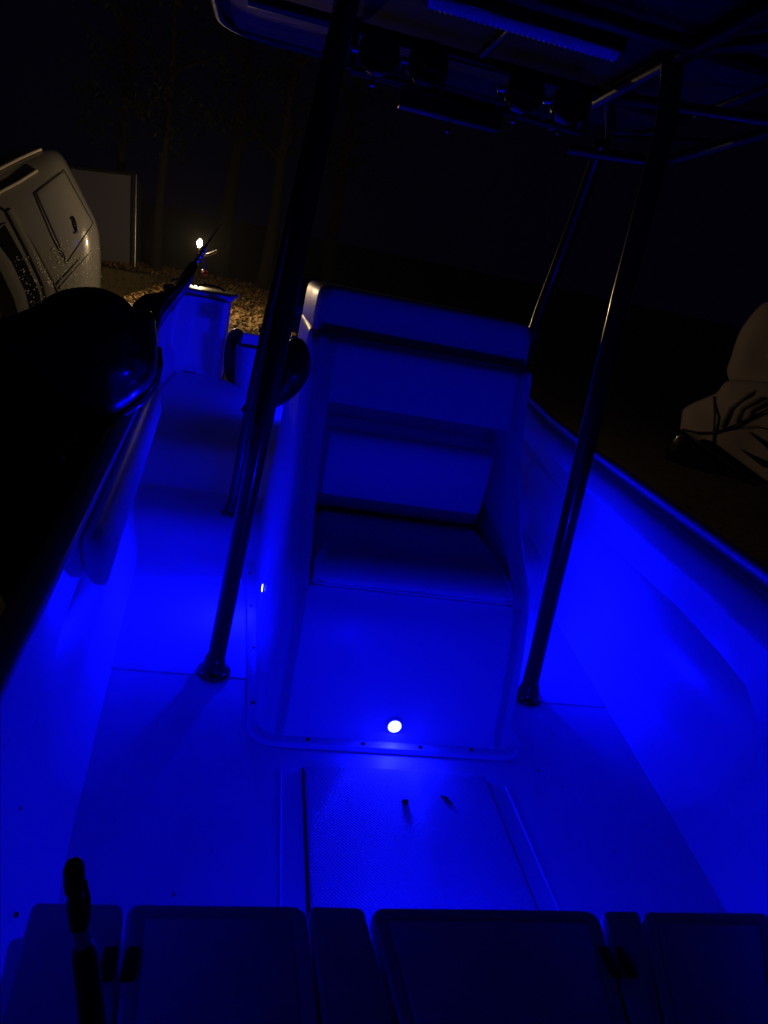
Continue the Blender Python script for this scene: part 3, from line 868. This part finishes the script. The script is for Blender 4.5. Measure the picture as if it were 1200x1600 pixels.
# ------------------------------------------------------------------ wet van on the left
van = thing('van', 'wet pale van with droplets, partly hidden behind the black cowling', 'van', at(40, 520, 14.2))
vp = Puff([(-150, 330), (-120, 270), (-60, 246), (0, 236), (60, 228), (92, 238), (112, 268), (134, 312), (151, 348), (157, 382), (158, 430), (157, 480), (150, 560), (60, 580), (-120, 580), (-160, 450)], 14.6, .62, 1.9, k=5, power=4.2)
vp.mesh(MB(), rings=14).build('body', VANPAINT, van, angle=60)
patch(MB(), vp, [(56, 304), (98, 271), (141, 349), (101, 405)], off=.022, thick=.03).build('side_panel', VANPAINT, van, bevel=.006)
SEAM = mat('panel_seam', (.01, .01, .01), .6)
def strip(name, m, pts, w0, w1, off, sub=5):
    P = []
    for (a, b) in zip(pts, pts[1:]):
        for i in range(sub): P.append((a[0] + (b[0]-a[0])*i/sub, a[1] + (b[1]-a[1])*i/sub))
    P.append(pts[-1])
    n = len(P)
    return MB().tube([vp.on(u, v, off) for u, v in P], [w0 + (w1-w0)*i/(n-1) for i in range(n)], 10).build(name, m, van, angle=60)
strip('seam', SEAM, [(53, 305), (98, 268), (143, 349), (101, 410), (80, 370), (53, 305)], .011, .011, .004)
def band(name, m, left, right, off, thick=.02, n=16):
    top_ = MB(); L = []; W_ = 6
    for j in range(n+1):
        t = j/n*(len(left)-1); i = min(int(t), len(left)-2); f = t - i
        a = [left[i][k]*(1-f) + left[i+1][k]*f for k in (0,1)]; b = [right[i][k]*(1-f) + right[i+1][k]*f for k in (0,1)]
        L.append([vp.on(a[0] + (b[0]-a[0])*q/W_, a[1] + (b[1]-a[1])*q/W_, off + .008*math.sin(math.pi*q/W_)) for q in range(W_+1)] + [vp.on(b[0], b[1], off - thick), vp.on(a[0], a[1], off - thick)])
    return top_.loft(L).build(name, m, van, angle=45)
band('side_window', GLASS_DARK, [(-60, 372), (-20, 430), (0, 470), (10, 520)], [(8, 350), (36, 400), (60, 450), (74, 520)], .012)
band('window_pillar', VANPAINT, [(12, 332), (40, 385), (66, 440), (80, 500)], [(20, 328), (52, 385), (80, 440), (94, 500)], .035)
band('inner_trim', VANPAINT, [(-22, 378), (2, 420), (22, 462), (36, 510)], [(-8, 372), (20, 410), (40, 455), (52, 510)], .030)
strip('door_seam', SEAM, [(-4, 322), (24, 340), (56, 390), (88, 450), (96, 490)], .022, .020, .006)
strip('moulding', VANPAINT, [(92, 447), (108, 428), (124, 410), (140, 391)], .022, .010, .012)
strip('moulding_groove', SEAM, [(86, 442), (104, 422), (122, 402)], .018, .008, .006)
strip('window_trim', VANPAINT, [(-6, 362), (6, 352), (14, 350)], .012, .010, .03)
for pts in ([(-30, 284), (0, 268), (30, 252), (64, 236)], [(-30, 322), (0, 304), (30, 288), (58, 270)]):
    strip('roof_rail', mat('rail_paint', (.5, .45, .4), .35), pts, .030, .026, .05)
em = Puff([(108, 341), (112, 339), (117, 350), (119, 362), (116, 366), (111, 356)], 14.0, .016, .016, k=4)
emo = em.mesh(MB(), rings=5)
sh_ = vp.on(113, 352, .03) - at(113, 352, 14.0)
emo.v = [tuple(Vector(q) + sh_) for q in emo.v]
emo.build('emblem', BLACKGLOSS, van)
for u, v in ((110, 343), (113, 349), (114, 353), (117, 361), (115, 364)):
    MB().ball(vp.on(u, v, .05), .018, 6).build('emblem_stud', CHROME, van)
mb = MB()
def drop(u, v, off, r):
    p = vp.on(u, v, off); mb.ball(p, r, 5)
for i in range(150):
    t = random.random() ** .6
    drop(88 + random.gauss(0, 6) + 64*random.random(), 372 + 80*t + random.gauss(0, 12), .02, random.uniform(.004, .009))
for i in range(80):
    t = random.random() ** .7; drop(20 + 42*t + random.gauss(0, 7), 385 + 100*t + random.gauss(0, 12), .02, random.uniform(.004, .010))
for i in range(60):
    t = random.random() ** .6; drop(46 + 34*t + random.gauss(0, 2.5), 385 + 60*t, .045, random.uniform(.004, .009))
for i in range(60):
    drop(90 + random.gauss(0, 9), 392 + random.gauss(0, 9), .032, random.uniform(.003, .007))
d_ = mb.build('water_droplets', mat('white_glint_bead', (.85, .85, .85), .12, coat=1.0), van); d_['kind'] = 'stuff'  # opaque white beads, the wet glint put into their colour

# pale shed wall behind
sh = thing('shed', 'plain pale shed wall with dark corner trim behind the wet van', 'shed', at(165, 470, 19.5))
a, b, c, d = [at(u, v, 19.5) for u, v in ((112, 261), (207, 272), (204, 480), (105, 480))]
back_ = Vector((-.35, 3.0, 0))
MB().add([a, b, c, d, a + back_, b + back_, c + back_, d + back_], [(0,1,2,3), (7,6,5,4), (0,4,5,1), (1,5,6,2), (2,6,7,3), (3,7,4,0)]).build('wall', SHED, sh)
def bar_between(p, q, w_, t_):
    p, q = Vector(p), Vector(q)
    return MB().loft([[r_ + Vector((sx*w_, sy*t_, 0)) for sx, sy in ((-1,-1),(1,-1),(1,1),(-1,1))] for r_ in (p, q)])
o1, o2 = at(209.5, 272, 19.43), at(206.5, 478, 19.43)
bar_between(o1, o2, .05, .06).build('corner_trim', DARKTRIM, sh, bevel=.008)
o1, o2 = at(213, 273, 19.40), at(210, 470, 19.40)
MB().tube([o1, o2], .026, 10).build('metal_edge', STEEL, sh)
e1, e2 = at(116, 261.5, 19.44), at(212, 272.5, 19.44)
MB().tube([e1, e2], .045, 8).build('roof_edge', DARKTRIM, sh)

# ------------------------------------------------------------------ covered boat on the right
cb = thing('covered_boat', 'neighbouring boat under a creased beige tarp, right of the gunwale', 'boat', at(1200, 760, 12.6))
u_ = Puff([(1205, 470), (1178, 486), (1160, 510), (1146, 545), (1136, 572), (1138, 588), (1150, 606), (1190, 640), (1260, 660), (1330, 620), (1340, 500), (1270, 462)], 13.0, .32, 1.0, k=5, power=5, turn=(.9, 9.3))
u_.mesh(MB(), rings=14, wob=.05, fr=2.9).build('raised_tarp', TARP, cb, angle=60)
l_ = Puff([(1145, 594), (1118, 614), (1080, 633), (1067, 642), (1064, 662), (1066, 676), (1086, 686), (1140, 722), (1186, 756), (1260, 800), (1340, 780), (1340, 620), (1230, 600)], 12.8, .34, 1.0, k=5, power=5, turn=(.9, 9.0))
l_.mesh(MB(), rings=14, wob=.05, fr=3.4).build('tarp_skirt', TARP, cb, angle=60)
for pts in ([(1067, 671), (1090, 676), (1118, 676), (1150, 664), (1200, 640), (1260, 620)], [(1116, 620), (1118, 650), (1117, 672), (1116, 690), (1112, 708)], [(1120, 674), (1150, 668), (1180, 666), (1240, 680)]):
    MB().tube([l_.on(u, v, .06) for u, v in pts], .022 if pts[0][0] < 1118 else .010, 8).build('strap', RUBBER, cb)
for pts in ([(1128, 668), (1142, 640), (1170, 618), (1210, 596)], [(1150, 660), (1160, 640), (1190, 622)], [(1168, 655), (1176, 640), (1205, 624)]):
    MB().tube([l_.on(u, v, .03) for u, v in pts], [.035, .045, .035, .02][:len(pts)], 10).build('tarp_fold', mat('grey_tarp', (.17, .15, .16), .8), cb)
for quad in ([(1168, 674), (1200, 693), (1230, 716), (1200, 702)], [(1155, 700), (1190, 716), (1230, 732), (1190, 728)]):
    patch(MB(), l_, quad, off=.06, nu=8, nv=3, thick=.04).build('tarp_slit', RUBBER, cb)
hl = Puff([(1060, 672), (1090, 690), (1140, 726), (1190, 760), (1300, 830), (1320, 950), (1180, 900), (1090, 800), (1040, 720)], 12.1, .15, .9, k=4, power=4, turn=(.9, 8.6))
hl.mesh(MB()).build('hull', BLACKGLOSS, cb, angle=60)

# ------------------------------------------------------------------ thin haze added to give the lamp a glow
hz = MB().box(-206, 206, -126, 306, -3, 14.5).build('haze', bpy.data.materials.new('glow_haze'), smooth=False)
hz['kind'] = 'stuff'
hm = hz.data.materials[0]; hm.use_nodes = True
hn = hm.node_tree
for nd in list(hn.nodes):
    if nd.type == 'BSDF_PRINCIPLED': hn.nodes.remove(nd)
pv = hn.nodes.new('ShaderNodeVolumePrincipled')
pv.inputs['Color'].default_value = (.9, .92, .95, 1)
pv.inputs['Density'].default_value = .0008
pv.inputs['Anisotropy'].default_value = .3
hn.links.new(pv.outputs['Volume'], [n for n in hn.nodes if n.type == 'OUTPUT_MATERIAL'][0].inputs['Volume'])
